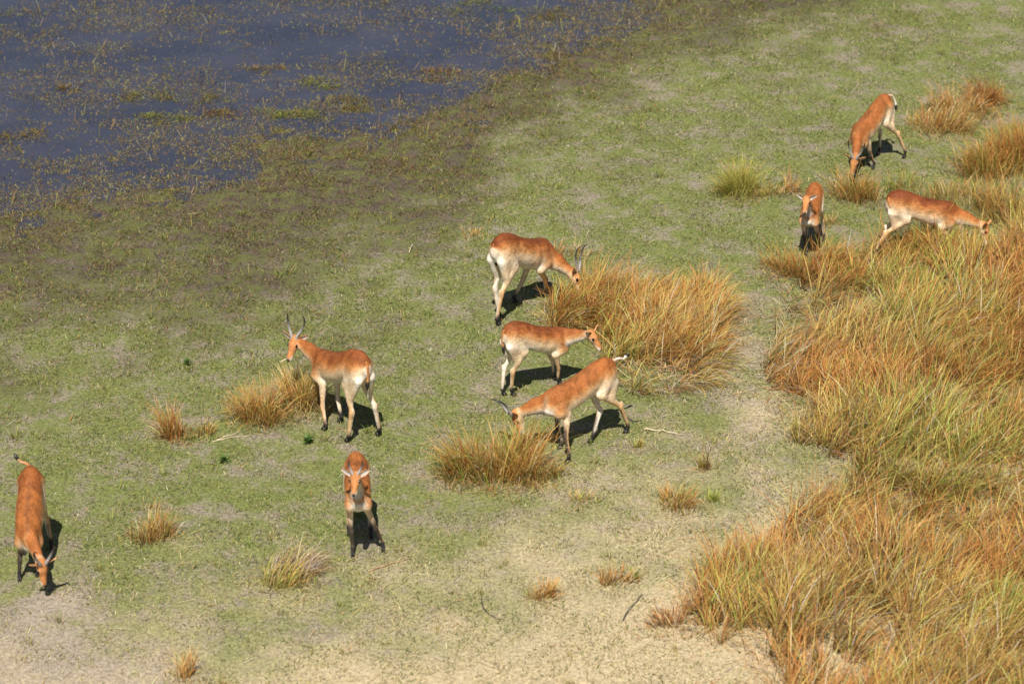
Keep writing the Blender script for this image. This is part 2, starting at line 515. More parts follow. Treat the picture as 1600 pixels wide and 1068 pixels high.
def build_litter():
    r = np.random.default_rng(13)
    N = 60000
    x = r.uniform(-9, 9, N); y = r.uniform(-9.5, 15.0, N)
    px, py = to_px(x, y)
    wet, dry, bare = masks(x, y)
    dF = poly_dist(x, y, FIELD); dI = poly_dist(x, y, ISLAND)
    near = np.exp(-dF / .5) + np.exp(-dI / .4)
    cl = fbm(x, y, 1.8, 87, 3)
    dens = np.clip(.015 + .20 * dry * sstep(.42, .62, cl) + .55 * np.clip(near, 0, 1) * sstep(.38, .6, cl), 0, 1) * (1 - wet)
    k = (r.random(N) < dens) & (px > -100) & (px < 1700) & (py > -80) & (py < 1200)
    x, y = x[k], y[k]; N = len(x)
    roots = np.stack([x, y, land_height(x, y) + r.uniform(.006, .025, N)], -1)
    c0, c1 = pal_pick(['straw', 'litter', 'gold', 'rust', 'grey', 'pinkish'], [1.2, 1.2, .5, .45, .8, .5], N, r, .3)
    P = [blades(roots, r.uniform(.05, .24, N), r.uniform(.005, .009, N), r.normal(.3, 1.0, N), r.uniform(1.35, 1.57, N), r.uniform(-.1, .1, N), c1 * .85, c1, nseg=2, r=r)]
    M = 420                                        # little sprouts among the short turf
    mx = r.uniform(-8, 8, M); my = r.uniform(-9, 13, M)
    ok = shore_sd(mx, my) > 1.0; mx, my = mx[ok], my[ok]; M = len(mx)
    k = r.integers(0, M, M * 14); n = len(k)
    x = mx[k] + r.normal(0, .035, n); y = my[k] + r.normal(0, .035, n)
    wet, dry, bare = masks(x, y)
    w = np.stack([1.2 - dry, .8 + 0 * dry, .3 + dry, .2 + dry * .8], 1)
    c0, c1 = pal_pick(['green', 'lime', 'gold', 'straw'], np.clip(w, .05, 3), n, r, .25)
    P.append(blades(np.stack([x, y, land_height(x, y) - .004], -1), r.uniform(.05, .13, n) * np.exp(r.normal(0, .3, M))[k], r.uniform(.005, .009, n), r.uniform(0, 6.28, n),
                    r.uniform(.1, .7, n), r.uniform(.1, .8, n), c0 * .8, c1 * .75, nseg=3, r=r))
    o = blade_object('grass_litter', P)
    tag(o, 'loose straw litter and little sprouts strewn over the turf', 'litter', kind='stuff')


build_litter()


# --- tall grass: the field on the right and the island in the middle
def tall_patch(name, poly, n_tuss, per, hrange, wts, seed, label, cat, kind=None, wind=0.45, edge=0.35, group=None):
    r = np.random.default_rng(seed)
    xmin, ymin = poly[:, 0].min(), poly[:, 1].min(); xmax, ymax = poly[:, 0].max(), poly[:, 1].max()
    tx = r.uniform(xmin, xmax, n_tuss * 4); ty = r.uniform(ymin, ymax, n_tuss * 4)
    ok = in_poly(tx, ty, poly)
    tx, ty = tx[ok][:n_tuss], ty[ok][:n_tuss]
    d = poly_dist(tx, ty, poly)
    gap = fbm(tx, ty, 1.1, seed + 5, 3)
    ok = (gap > 0.35 + 0.13 * (1 - sstep(0, .7, d))) | (r.random(len(tx)) < 0.13)
    tx, ty, d = tx[ok], ty[ok], d[ok]
    T = len(tx)
    th = r.uniform(*hrange, T) * (0.78 + 0.22 * sstep(0, edge, d)) * (0.40 + 1.05 * fbm(tx, ty, 1.0, seed + 9, 3))
    flat = sstep(0.52, 0.70, fbm(tx, ty, 0.9, seed + 21, 3))
    w_az = math.radians(20) + (fbm(tx, ty, 0.5, seed + 33, 3) - 0.5) * 4.6 + r.normal(0, .35, T)
    gmix = fbm(tx, ty, 0.9, seed + 44, 3); rmix = fbm(tx, ty, 0.7, seed + 55, 3)
    wt = np.array(wts)[None] * np.stack([0.25 + 2.6 * sstep(0.42, 0.68, rmix), np.ones(T), 0.6 + 0.9 * flat,
                                         0.15 + 2.4 * sstep(0.45, 0.70, gmix), 0.8 + 0 * gmix, 0.15 + 1.5 * sstep(0.5, 0.7, gmix), 0.7 + 0 * gmix, 0.35 + flat], 1)
    k = r.integers(0, T, T * per)
    N = len(k)
    rr = np.abs(r.normal(0, 0.055, N)); ra = r.uniform(0, 2 * np.pi, N)
    x = tx[k] + rr * np.cos(ra); y = ty[k] + rr * np.sin(ra)
    roots = np.stack([x, y, land_height(x, y) - 0.01], -1)
    out = np.stack([np.cos(ra), np.sin(ra)], -1) * (0.16 + 0.22 * r.random(N))[:, None]
    wind_v = np.stack([np.cos(w_az[k]), np.sin(w_az[k])], -1) * (wind * (0.5 + r.random(N)) * (1 + 1.7 * flat[k]))[:, None]
    v = out + wind_v + r.normal(0, 0.30, (N, 2)) * (1 + (r.random(N) < .14) * 1.8)[:, None]
    az = np.arctan2(v[:, 1], v[:, 0]); mag = np.hypot(v[:, 0], v[:, 1])
    lean = np.clip(mag * 0.62, 0.02, 1.25); droop = np.clip(mag * 1.0 + r.uniform(0, 0.55, N) + (r.random(N) < .12) * .7, 0.05, 1.5)
    L = th[k] * r.uniform(0.45, 1.12, N)
    W = r.uniform(0.0050, 0.0095, N) * np.where(r.random(N) < .12, 1.5, 1)
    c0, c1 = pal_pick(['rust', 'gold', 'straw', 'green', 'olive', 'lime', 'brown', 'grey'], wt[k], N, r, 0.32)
    tb_ = np.exp(r.normal(0, .20, T))[k][:, None]; c0 = c0 * tb_ * .64; c1 = np.clip(c1 * tb_ * 1.06, 0, .85)  # roots darkened: brown sheath plus shade painted into the bases and gaps
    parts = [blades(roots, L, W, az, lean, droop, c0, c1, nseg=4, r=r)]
    # dry litter lying between the tussocks
    nl = N // 4
    lx = r.uniform(xmin, xmax, nl); ly = r.uniform(ymin, ymax, nl); ok = in_poly(lx, ly, poly); lx, ly = lx[ok], ly[ok]; nl = len(lx)
    lr = np.stack([lx, ly, land_height(lx, ly) + r.uniform(0.005, 0.07, nl)], -1)
    c0, c1 = pal_pick(['straw', 'gold', 'brown', 'grey', 'rust'], [1, .8, 1.0, 1.0, 0.5], nl, r)
    parts.append(blades(lr, r.uniform(0.12, 0.38, nl), r.uniform(0.005, 0.009, nl), r.uniform(0, 6.28, nl), r.uniform(1.2, 1.5, nl),
                        r.uniform(0, 0.25, nl), c1 * 0.8, c1, nseg=2, r=r))
    o = blade_object(name, parts)
    tag(o, label, cat, kind=kind, group=group)
    return o


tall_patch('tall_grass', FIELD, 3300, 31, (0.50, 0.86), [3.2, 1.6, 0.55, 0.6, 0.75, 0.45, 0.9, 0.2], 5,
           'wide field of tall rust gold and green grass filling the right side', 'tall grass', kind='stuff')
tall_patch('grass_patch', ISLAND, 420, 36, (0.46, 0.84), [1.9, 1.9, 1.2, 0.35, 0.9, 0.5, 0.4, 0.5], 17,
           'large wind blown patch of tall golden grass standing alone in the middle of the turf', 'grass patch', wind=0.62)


# --- single tufts
def tuft(px, py, rad, h, n, pal, label, seed, elong=1.0, lean=(0.0, 0.0), spread=0.4, width=(0.005, 0.009), thin=0, name='grass_tuft', cat='grass tuft', rot=0.0):
    r = np.random.default_rng(seed)
    big = sstep(.08, .22, rad); n = int(n * (.78 + .45 * big)); h = h * (.78 + .42 * big)
    c = ground_at(px, py)
    root = empty(name, (c[0], c[1], float(land_height(c[0], c[1]))))
    a = r.uniform(0, 2 * np.pi, n); q = np.sqrt(r.random(n)) * rad
    # a few sub-clumps give the tuft an uneven outline
    kc = max(3, int(rad * 26)); ca = r.uniform(0, 2 * np.pi, kc); cq = np.sqrt(r.random(kc)) * rad * 0.85
    k = r.integers(0, kc, n); ch = r.uniform(0.45, 1.12, kc)
    x0 = cq[k] * np.cos(ca[k]) + r.normal(0, rad * 0.26, n); y0 = cq[k] * np.sin(ca[k]) + r.normal(0, rad * 0.26, n)
    x0 *= elong
    x = x0 * math.cos(rot) - y0 * math.sin(rot); y = x0 * math.sin(rot) + y0 * math.cos(rot)
    v = np.stack([x / (rad * elong + .02), y / (rad + .02)], -1) * spread + np.array(lean) + r.normal(0, 0.24, (n, 2)) * (1 + (r.random(n) < .12) * 1.6)[:, None]
    az = np.arctan2(v[:, 1], v[:, 0]); mag = np.hypot(v[:, 0], v[:, 1])
    names, wts = zip(*pal)
    c0, c1 = pal_pick(list(names), list(wts), n, r, 0.2)
    z0 = land_height(c[0] + x, c[1] + y) - float(land_height(c[0], c[1])) - 0.008
    p = [blades(np.stack([x, y, z0], -1), h * ch[k] * r.uniform(0.3, 1.15, n), r.uniform(*width, n) * np.where(r.random(n) < .15, 1.5, 1), az, np.clip(mag * 0.55, 0.02, 1.3),
                np.clip(mag * 0.9 + r.uniform(0, 0.5, n) + (r.random(n) < .15) * .9, 0, 1.7), c0 * .85, c1, nseg=4, r=r)]
    m_ = int(n * .55)                                # shorter collar that runs out into the turf
    qa = r.uniform(0, 2 * np.pi, m_); qq = rad * (.5 + 1.3 * r.random(m_) ** 1.3)
    xx, yy = qq * np.cos(qa) * elong, qq * np.sin(qa)
    c0, c1 = pal_pick(list(names) + ['litter', 'turflime'], list(wts) + [1.0, 1.2], m_, r, 0.25)
    zz = land_height(c[0] + xx, c[1] + yy) - float(land_height(c[0], c[1])) - 0.006
    p.append(blades(np.stack([xx, yy, zz], -1), h * r.uniform(.10, .42, m_), r.uniform(*width, m_), r.uniform(0, 6.28, m_), r.uniform(.15, 1.2, m_),
                    r.uniform(0, .7, m_), c0 * .8, c1 * .85, nseg=3, r=r))
    nl = max(14, n // 5)      # fallen litter round the foot
    la = r.uniform(0, 6.28, nl); lq = rad * r.uniform(0.2, 2.1, nl)
    lx, ly = lq * np.cos(la) * elong, lq * np.sin(la)
    c0, c1 = pal_pick(['straw', 'gold', 'grey'], [1, .7, .6], nl, r)
    p.append(blades(np.stack([lx, ly, np.full(nl, 0.012)], -1), r.uniform(0.06, 0.22, nl), r.uniform(0.005, 0.008, nl), r.uniform(0, 6.28, nl),
                    r.uniform(1.3, 1.55, nl), np.zeros(nl), c1 * .8, c1, nseg=1, r=r))
    blade_object('foliage', p, root)
    tag(root, label, cat, 'grass tufts dotted over the turf')
    return root


R, G, S, GR, O, LI, B, GY = 'rust', 'gold', 'straw', 'green', 'olive', 'lime', 'brown', 'grey'
tuft(1160, 303, 0.22, 0.54, 900, [(LI, 4), (O, .8), (GR, .7), (G, 1.4)], 'large round yellow green grass clump beyond the golden patch', 101, spread=0.75, width=(.0035, .006))
tuft(1205, 305, 0.14, 0.36, 170, [(G, 2), (LI, 1), (S, 1)], 'low golden tuft squeezed beside the round yellow green clump', 102, elong=1.5, spread=0.6)
tuft(1236, 300, 0.10, 0.55, 150, [(R, 2), (S, 1), (B, .6), (G, 1)], 'rusty thin stalked tuft behind the hornless antelope looking at us', 103, spread=0.4)
tuft(283, 682, 0.15, 0.55, 330, [(R, 2.4), (G, 1.3), (S, .5), (O, .4)], 'rust orange upright tuft standing left of the golden double tuft', 104, spread=0.4, elong=1.2)
tuft(316, 678, 0.11, 0.33, 90, [(G, 1.5), (O, 1.2), (S, .8)], 'small thin olive tuft at the right foot of the rust orange tuft', 105)
tuft(408, 655, 0.22, 0.46, 620, [(R, 1.4), (G, 2), (S, .8), (O, 1)], 'golden brown tuft, left half of the double tuft by the horned antelope', 106, spread=0.45, elong=1.25)
tuft(470, 640, 0.21, 0.55, 620, [(G, 2), (S, 1), (O, 1), (R, .6)], 'taller golden tuft beneath the horned standing antelope\'s head', 107, spread=0.42, elong=1.15)
tuft(236, 838, 0.18, 0.42, 250, [(G, 2), (R, .9), (S, 1.1), (O, .8)], 'sparse golden tuft on the turf right of the antelope grazing at the left edge', 108, elong=1.25, spread=0.35)
tuft(222, 792, 0.12, 0.20, 60, [(R, 1), (S, 1.5), (G, 1)], 'tiny dry orange tuft just behind the sparse golden tuft', 109, elong=2.2)
tuft(465, 893, 0.20, 0.32, 330, [(GY, 2.2), (B, 1), (S, 1), (G, .5)], 'greyish brown dead tuft leaning right beside the short horned antelope', 110, lean=(0.85, 0.3), elong=1.4)
tuft(430, 918, 0.20, 0.30, 190, [(G, 1.6), (LI, 1), (S, 1.2), (O, .6)], 'pale golden low tuft in front of the greyish dead tuft', 111, lean=(0.3, 0.1), elong=1.5)
tuft(775, 742, 0.33, 0.56, 1500, [(R, 1.7), (G, 2), (O, 1.5), (S, .7), (GR, .45)], 'big rust and gold tuft under the muzzle of the long horned grazer', 112, spread=0.32, elong=1.25)
tuft(830, 745, 0.22, 0.38, 300, [(G, 1.4), (O, 1.2), (GR, .5), (S, .8), (R, .5)], 'low mixed tuft at the right flank of the big rust and gold tuft', 113, elong=1.2)
tuft(852, 938, 0.13, 0.38, 170, [(G, 1.6), (S, 1), (R, 1), (B, .5)], 'golden tuft leaning right on the straw coloured foreground', 114, lean=(0.3, 0.1))
tuft(962, 912, 0.13, 0.33, 130, [(R, 1.2), (G, 1.2), (S, 1)], 'thin reddish tuft leaning right, between the foreground tuft and the field', 115, lean=(0.25, 0.05), elong=1.4)
tuft(993, 902, 0.06, 0.20, 60, [(GR, 2), (LI, 1)], 'tiny bright green tuft just right of the thin reddish tuft', 116)
tuft(1102, 732, 0.06, 0.44, 80, [(B, 1.2), (O, 1.3), (R, .8)], 'narrow dark upright tuft on the straw between island patch and field', 117, spread=0.15)
tuft(1058, 788, 0.17, 0.40, 210, [(G, 1.4), (R, 1), (O, 1), (S, .8)], 'golden brown tuft leaning right, in front of the narrow dark tuft', 118, lean=(0.25, 0.05), elong=1.2)
tuft(1117, 783, 0.08, 0.30, 90, [(GR, 1.2), (LI, 1.8)], 'small fresh green tuft right of the leaning golden brown tuft', 119, spread=0.2)
tuft(292, 1062, 0.13, 0.36, 150, [(G, 1.6), (R, 1.4), (S, 1)], 'rusty tuft cut by the bottom edge on the bare soil', 120)
tuft(337, 1070, 0.10, 0.20, 60, [(G, 1.5), (S, 1.5), (LI, .7)], 'pale low tuft by the bottom edge right of the rusty one', 121)
tuft(868, 395, 0.10, 0.42, 70, [(R, 1), (G, 1), (S, 1)], 'thin dry stalks rising behind the shoulder of the rear grazer', 122, lean=(0.15, 0.1), elong=1.5)
tuft(745, 368, 0.13, 0.26, 70, [(S, 1.3), (R, .8), (G, 1)], 'thin dry tuft left of the rump of the rear grazer', 123, lean=(0.2, 0.2))
tuft(905, 400, 0.16, 0.24, 60, [(S, 1.3), (R, 1), (G, .6)], 'wispy dry stalks beyond the horn tip of the rear grazer', 124, elong=1.5)
tuft(1195, 415, 0.07, 0.32, 60, [(G, 1), (O, 1), (B, 1)], 'lone thin brown tuft at the right tip of the golden patch', 125)
tuft(1345, 308, 0.30, 0.38, 560, [(G, 1.4), (R, 1), (O, 1.3), (S, .6)], 'mixed tuft hiding the muzzle of the farthest grazer', 126, elong=1.3)
tuft(1462, 203, 0.30, 0.44, 650, [(R, 1.5), (G, 1.3), (S, 1.1), (O, .5)], 'rusty tuft right of the farthest grazer, left one of the pair', 127, elong=1.4, lean=(0.15, 0.0))
tuft(1503, 180, 0.28, 0.46, 560, [(R, 1.8), (G, 1.1), (S, 1), (O, .5)], 'dry orange tuft joining the two rusty tufts near the right edge', 128, elong=1.3, lean=(0.1, 0.0))
tuft(1542, 158, 0.22, 0.46, 480, [(R, 2), (B, 1), (G, 1)], 'dark rusty upright tuft, farthest of all tufts', 129, elong=1.2)
tuft(1545, 268, 0.34, 0.48, 800, [(R, 1.4), (O, 1.2), (G, 1.4), (GR, .4)], 'rust and olive tuft between the farthest tufts and the field', 130, elong=1.2)
tuft(1595, 255, 0.40, 0.60, 1100, [(R, 2.2), (G, 1.2), (O, .8)], 'tall rust red tuft cut by the right edge', 131, elong=1.2)
tuft(1045, 985, 0.20, 0.28, 260, [(B, 1), (R, 1.2), (S, 1.2), (GY, .6)], 'brown dead mound of grass at the left tip of the field', 132, lean=(-.3, 0), spread=0.9)
tuft(900, 788, 0.16, 0.20, 80, [(LI, 1), (S, 1), (G, .6)], 'very low thin green and straw tuft in front of the long horned grazer', 133, elong=1.5)
tuft(998, 700, 0.06, 0.24, 70, [(LI, 1.4), (GR, 1), (G, 1)], 'small yellow green tuft behind the heel of the long horned grazer', 134, spread=0.2)
tuft(1300, 350, 0.14, 0.26, 90, [(G, 1.2), (S, 1), (O, 1)], 'low dry tuft beside the flank of the hornless antelope looking at us', 135, elong=1.5)
tuft(1420, 298, 0.20, 0.30, 130, [(O, 1.4), (G, 1), (GR, .8)], 'low olive tuft behind the back of the grazer in the field', 136, elong=1.6)
tuft(1500, 312, 0.34, 0.42, 420, [(G, 1.2), (O, 1.2), (S, 1), (R, .5)], 'dry tuft behind the shoulder of the grazer in the field', 137, elong=1.5)
tuft(1580, 335, 0.40, 0.50, 800, [(O, 1.3), (R, 1), (G, 1), (B, .5)], 'brownish olive tuft at the right edge beyond the field', 138, elong=1.3)


tuft(1425, 412, 0.34, 0.50, 900, [(R, 1.8), (O, 1.2), (G, 1.4), (GR, .4)], 'dense rust tuft hiding the hooves of the grazer standing side on in the field', 139, elong=1.6, spread=0.3)
tuft(1480, 412, 0.28, 0.42, 600, [(R, 1.2), (O, 1.5), (G, 1.2), (GR, .6)], 'olive and rust tuft beneath the neck of the grazer standing side on in the field', 140, elong=1.5, spread=0.3)
tuft(1262, 425, 0.28, 0.50, 650, [(R, 2.2), (G, 1.3), (O, .8)], 'rust tuft at the field edge in front of the small hornless antelope', 141, elong=1.5, spread=0.35)


# --- marsh plants
def build_water_plants():
    r = np.random.default_rng(21)
    N = 2300000
    x = r.uniform(-13, 7, N); y = r.uniform(-4, 20, N)
    px, py = to_px(x, y); ok = (px > -600) & (px < 1730) & (py > -330) & (py < 1230)
    x, y = x[ok], y[ok]; N = len(x)
    sd = shore_sd(x, y)
    band = fbm(x * 0.7, y * 1.5, 1.1, 61, 4); f2 = fbm(x, y * 1.3, 5.5, 71, 3); f3 = fbm(x, y, 14.0, 73, 2)
    near = sstep(-3.0, 0.3, sd)
    dens = sstep(0.44, 0.62, band * 0.42 + f2 * 0.36 + f3 * .22 + 0.09 * near) * (0.55 + 0.5 * near) + 0.02
    h = land_height(x, y)
    keep = (sd < 2.0) & (r.random(N) < dens) & (h < WATER_Z + 0.012)
    x, y, sd, near = x[keep], y[keep], sd[keep], near[keep]; N = len(x)
    roots = np.stack([x, y, np.full(N, WATER_Z - 0.004)], -1)
    L = r.uniform(0.02, 0.06, N); lean = r.uniform(0.9, 1.55, N)
    tall = r.random(N) < 0.012
    L = np.where(tall, r.uniform(0.10, 0.24, N), L); lean = np.where(tall, r.uniform(0.1, 0.8, N), lean)
    c0, c1 = pal_pick(['olive', 'brown', 'gold', 'lime', 'green', 'grey'], [1.6, 2.2, .6, .35, .4, .5], N, r, 0.42)
    o = blade_object('water_plants', [blades(roots, L, r.uniform(0.005, 0.013, N), r.uniform(0, 6.28, N), lean, 0.2 + 0 * L, c0 * .72, c1 * .66, nseg=1, tipw=0.4, r=r)])
    tag(o, 'sparse olive and brown water weed scattered over the marsh', 'water plants', kind='stuff')


build_water_plants()


def weed_mat(px, py, rx, ry, h, n, pal, label, seed):
    r = np.random.default_rng(seed)
    c = ground_at(px, py, WATER_Z)
    root = empty('weed_mat', c)
    kc = 9
    cx = r.normal(0, rx * .55, kc); cy = r.normal(0, ry * .6, kc)
    k = np.minimum(r.geometric(.25, n) - 1, kc - 1)
    x = cx[k] + r.normal(0, rx * .26, n); y = cy[k] + r.normal(0, ry * .30, n)
    q = np.clip(1 - (x / rx / 1.3) ** 2 - (y / ry / 1.3) ** 2, 0.02, 1)
    z = 0.55 * h * q * r.random(n)
    names, wts = zip(*pal)
    c0, c1 = pal_pick(list(names), list(wts), n, r, 0.3)
    p = [blades(np.stack([x, y, z], -1), r.uniform(0.025, 0.08, n), r.uniform(0.007, 0.014, n), r.uniform(0, 6.28, n), r.uniform(0.7, 1.5, n),
                0.4 + 0 * x, c0 * .7, c1 * .52, nseg=1, tipw=0.4, r=r)]
    blade_object('foliage', p, root)
    tag(root, label, 'weed mat', 'mats of water weed in the marsh')


OM = [(O, 2), (B, 1.3), (LI, .8), (G, .5)]; BM = [(B, 2), (R, .8), (O, 1), (G, .4)]; GM = [(LI, 1.2), (O, 1.6), (GR, 1), (B, .4)]
weed_mat(410, 109, .26, .14, .10, 300, [(G, 1.5), (B, 1.3), (O, 1)], 'small golden brown weed mat alone in the middle of the water', 201)
weed_mat(225, 150, .36, .26, .08, 560, OM, 'olive weed mat on the water above the twin low mats', 202)
weed_mat(104, 138, .18, .14, .07, 200, BM, 'small brown weed mat towards the left edge of the water', 203)
weed_mat(312, 153, .34, .24, .05, 330, [(LI, 1), (O, 1.4), (B, 1)], 'thin yellow olive weed mat right of the larger olive one', 204)
weed_mat(240, 188, .42, .18, .07, 520, GM, 'long green weed mat, left one of the twin low mats', 205)
weed_mat(338, 179, .36, .18, .06, 420, BM, 'long brown weed mat, right one of the twin low mats', 206)
weed_mat(36, 221, .42, .24, .10, 620, [(O, 2), (B, 1.5), (G, .7)], 'thick olive weed mat at the left edge of the water', 207)
weed_mat(510, 134, .34, .2, .07, 460, [(LI, 1.5), (GR, 1), (O, 1.2)], 'bright green weed mat in the right half of the water', 208)
weed_mat(560, 163, .42, .26, .07, 620, OM, 'broad olive weed mat just in front of the bright green one', 209)
weed_mat(690, 118, .40, .26, .06, 480, BM, 'reddish brown weed mat near the far corner of the bank', 210)
weed_mat(470, 180, .42, .34, .08, 760, GM, 'large green weed mat close in front of the shore', 211)
weed_mat(755, 12, .5, .3, .07, 520, [(LI, 1.3), (O, 1.5), (GR, .8)], 'pale green weed mat at the top edge of the water', 212)
weed_mat(858, 22, .4, .3, .06, 420, OM, 'olive brown weed mat at the top edge nearest the bank', 213)


# --- broad leaved weeds
def weed(px, py, size, label, seed, n=26):
    r = np.random.default_rng(seed)
    c = ground_at(px, py)
    root = empty('leafy_weed', (c[0], c[1], float(land_height(c[0], c[1]))))
    a = r.uniform(0, 6.28, n); z = r.uniform(0.0, size * 0.8, n)
    q = r.uniform(0, size * 0.35, n)
    c0, c1 = pal_pick(['weed'], [1], n, r, 0.2)
    p = [blades(np.stack([q * np.cos(a), q * np.sin(a), z], -1), size * r.uniform(0.5, 0.9, n), size * r.uniform(0.22, 0.36, n), a,
                r.uniform(0.5, 1.2, n), 0.5 + 0 * a, c0 * 1.3, c1, nseg=3, tipw=0.15, r=r)]
    blade_object('foliage', p, root)
    sx = r.normal(0, size * .1, 5); sy = r.normal(0, size * .1, 5)
    c0, c1 = pal_pick(['weed'], [1], 5, r, 0.2)
    blade_object('stem', [blades(np.stack([sx, sy, np.zeros(5)], -1), np.full(5, size), np.full(5, .008), r.uniform(0, 6.28, 5), np.full(5, .2), np.full(5, .2), c0, c0, nseg=2, r=r)], root)
    tag(root, label, 'weed', 'leafy green weeds on the turf')


weed(482, 693, 0.095, 'bright green leafy weed on bare soil by the standing horned antelope\'s hooves', 301, 34)
weed(350, 722, 0.09, 'small dark green weed left of and below the leafy one', 302)
weed(293, 570, 0.08, 'low bright green weed on the turf behind the rust orange tuft', 303)


# --- sticks and stalks
def stick(pts, rad, mat, label, name='stick', cat='stick', seed=0):
    r = np.random.default_rng(seed)
    P = np.array([[*ground_at(px, py)[:2], z] for px, py, z in pts])
    c = P.mean(0); c[2] = 0
    t = np.linspace(0, len(P) - 1, 4 * (len(P) - 1) + 1)
    Q = np.stack([np.interp(t, range(len(P)), P[:, i]) for i in range(3)], -1)
    Q[1:-1] += r.normal(0, rad * .6, Q[1:-1].shape)
    Q[:, 2] += land_height(Q[:, 0], Q[:, 1]) - land_height(c[0], c[1]) + rad
    c[2] = float(land_height(c[0], c[1]))
    rr = 0.72 * rad * np.linspace(1.0, 0.5, len(Q))
    v, f = tube(Q - [c[0], c[1], 0], rr, 7)
    o = mesh_from(name, v, f, mat); o.location = c
    tag(o, label, cat)


def tube(Q, rr, k=8, cap=True):
    Q = np.asarray(Q, float); n = len(Q)
    T = np.gradient(Q, axis=0); T /= np.linalg.norm(T, axis=1)[:, None] + 1e-9
    ref = np.array([0, 0, 1.0]) if abs(T[0, 2]) < 0.9 else np.array([1.0, 0, 0])
    u = np.cross(T[0], ref); u /= np.linalg.norm(u)
    vs = []
    a = np.arange(k) * 2 * np.pi / k
    for i in range(n):
        u = u - T[i] * (u @ T[i]); u /= np.linalg.norm(u) + 1e-9
        w = np.cross(T[i], u)
        vs.append(Q[i] + rr[i] * (np.cos(a)[:, None] * u + np.sin(a)[:, None] * w))
    v = np.concatenate(vs)
    f = []
    for i in range(n - 1):
        for j in range(k):
            f.append((i * k + j, i * k + (j + 1) % k, (i + 1) * k + (j + 1) % k, (i + 1) * k + j))
    F = [np.array(f)]
    if cap:
        v = np.concatenate([v, Q[:1], Q[-1:]])
        m = len(v)
        F.append(np.array([(j, m - 2, (j + 1) % k) for j in range(k)]))
        F[-1] = F[-1][:, [0, 1, 2]]
        F.append(np.array([((n - 1) * k + j, (n - 1) * k + (j + 1) % k, m - 1) for j in range(k)]))
    return v, F


stick([(973, 970, 0.0), (985, 953, .03), (1004, 930, .01)], .010, M_STICK_DARK, 'straight dark stick lying diagonally on the straw foreground', seed=1)
stick([(752, 938, .03), (756, 952, .02), (765, 962, 0), (790, 970, 0)], .008, M_STICK_DARK, 'curved dark twig on the straw, hooked at its far end', 'twig', 'twig', 2)
stick([(980, 654, .0), (992, 660, .01), (1003, 657, .0)], .012, M_STICK_DARK, 'short dark stick at the rear heel of the long horned grazer', 'twig', 'twig', 3)
stick([(1005, 674, .02), (1035, 676, .02), (1068, 680, 0)], .010, M_STICK_PALE, 'long pale bleached stalk behind the long horned grazer', 'dead_stalk', 'stalk', 4)
stick([(575, 893, 0), (600, 885, .01), (640, 872, 0)], .011, M_STICK_RED, 'reddish dead stalk in front of the short horned antelope', 'dead_stalk', 'stalk', 5)
stick([(338, 687, .0), (362, 681, .02), (380, 673, .0)], .008, M_STICK_PALE, 'upper pale straw of the crossed pair below the double tuft', 'dead_stalk', 'stalk', 6)
stick([(332, 690, .0), (362, 684, .01), (391, 680, .0)], .008, M_STICK_PALE, 'lower pale straw of the crossed pair below the double tuft', 'dead_stalk', 'stalk', 7)
stick([(640, 397, .02), (642, 390, .03), (646, 382, .0)], .010, M_STICK_PALE, 'short curved pale stalk alone on the green turf left of the rear grazer', 'dead_stalk', 'stalk', 8)
stick([(1395, 862, .30), (1420, 905, .22), (1400, 950, .10)], .008, M_STICK_PALE, 'bent pale stalk lodged in the tall grass field', 'dead_stalk', 'stalk', 9)
stick([(525, 668, .0), (536, 674, .01), (552, 676, .0)], .009, M_STICK_RED, 'thin reddish stalk between the legs of the standing horned antelope', 'dead_stalk', 'stalk', 10)

# ------------------------------------------------------------------ antelopes
PROF = np.array([  # x, z top, z bottom, half width
    [-.565, .88, .82, .015], [-.55, .935, .74, .060], [-.50, .99, .69, .100], [-.42, 1.026, .655, .128], [-.30, 1.022, .650, .132],
    [-.20, .998, .640, .138], [-.10, .972, .618, .148], [.0, .952, .592, .156], [.15, .94, .566, .154], [.27, .938, .560, .132], [.38, .895, .585, .104],
    [.46, .83, .618, .076], [.505, .755, .655, .036], [.52, .72, .69, .010]])


def unit(v): return np.asarray(v, float) / (np.linalg.norm(v) + 1e-12)


def seg_d(P, a, b, r1, r2, side=None, sy=1.0):
    ba = b - a
    t = np.clip(((P - a) @ ba) / (ba @ ba), 0, 1)
    q = P - (a + t[..., None] * ba)
    if side is not None:
        c = q @ side
        q = q + side * (c * (1 / sy - 1))[..., None]
    return np.linalg.norm(q, axis=-1) - (r1 + (r2 - r1) * t)


def smin(a, b, k):
    h = np.maximum(k - np.abs(a - b), 0) / k
    return np.minimum(a, b) - h * h * k * 0.25


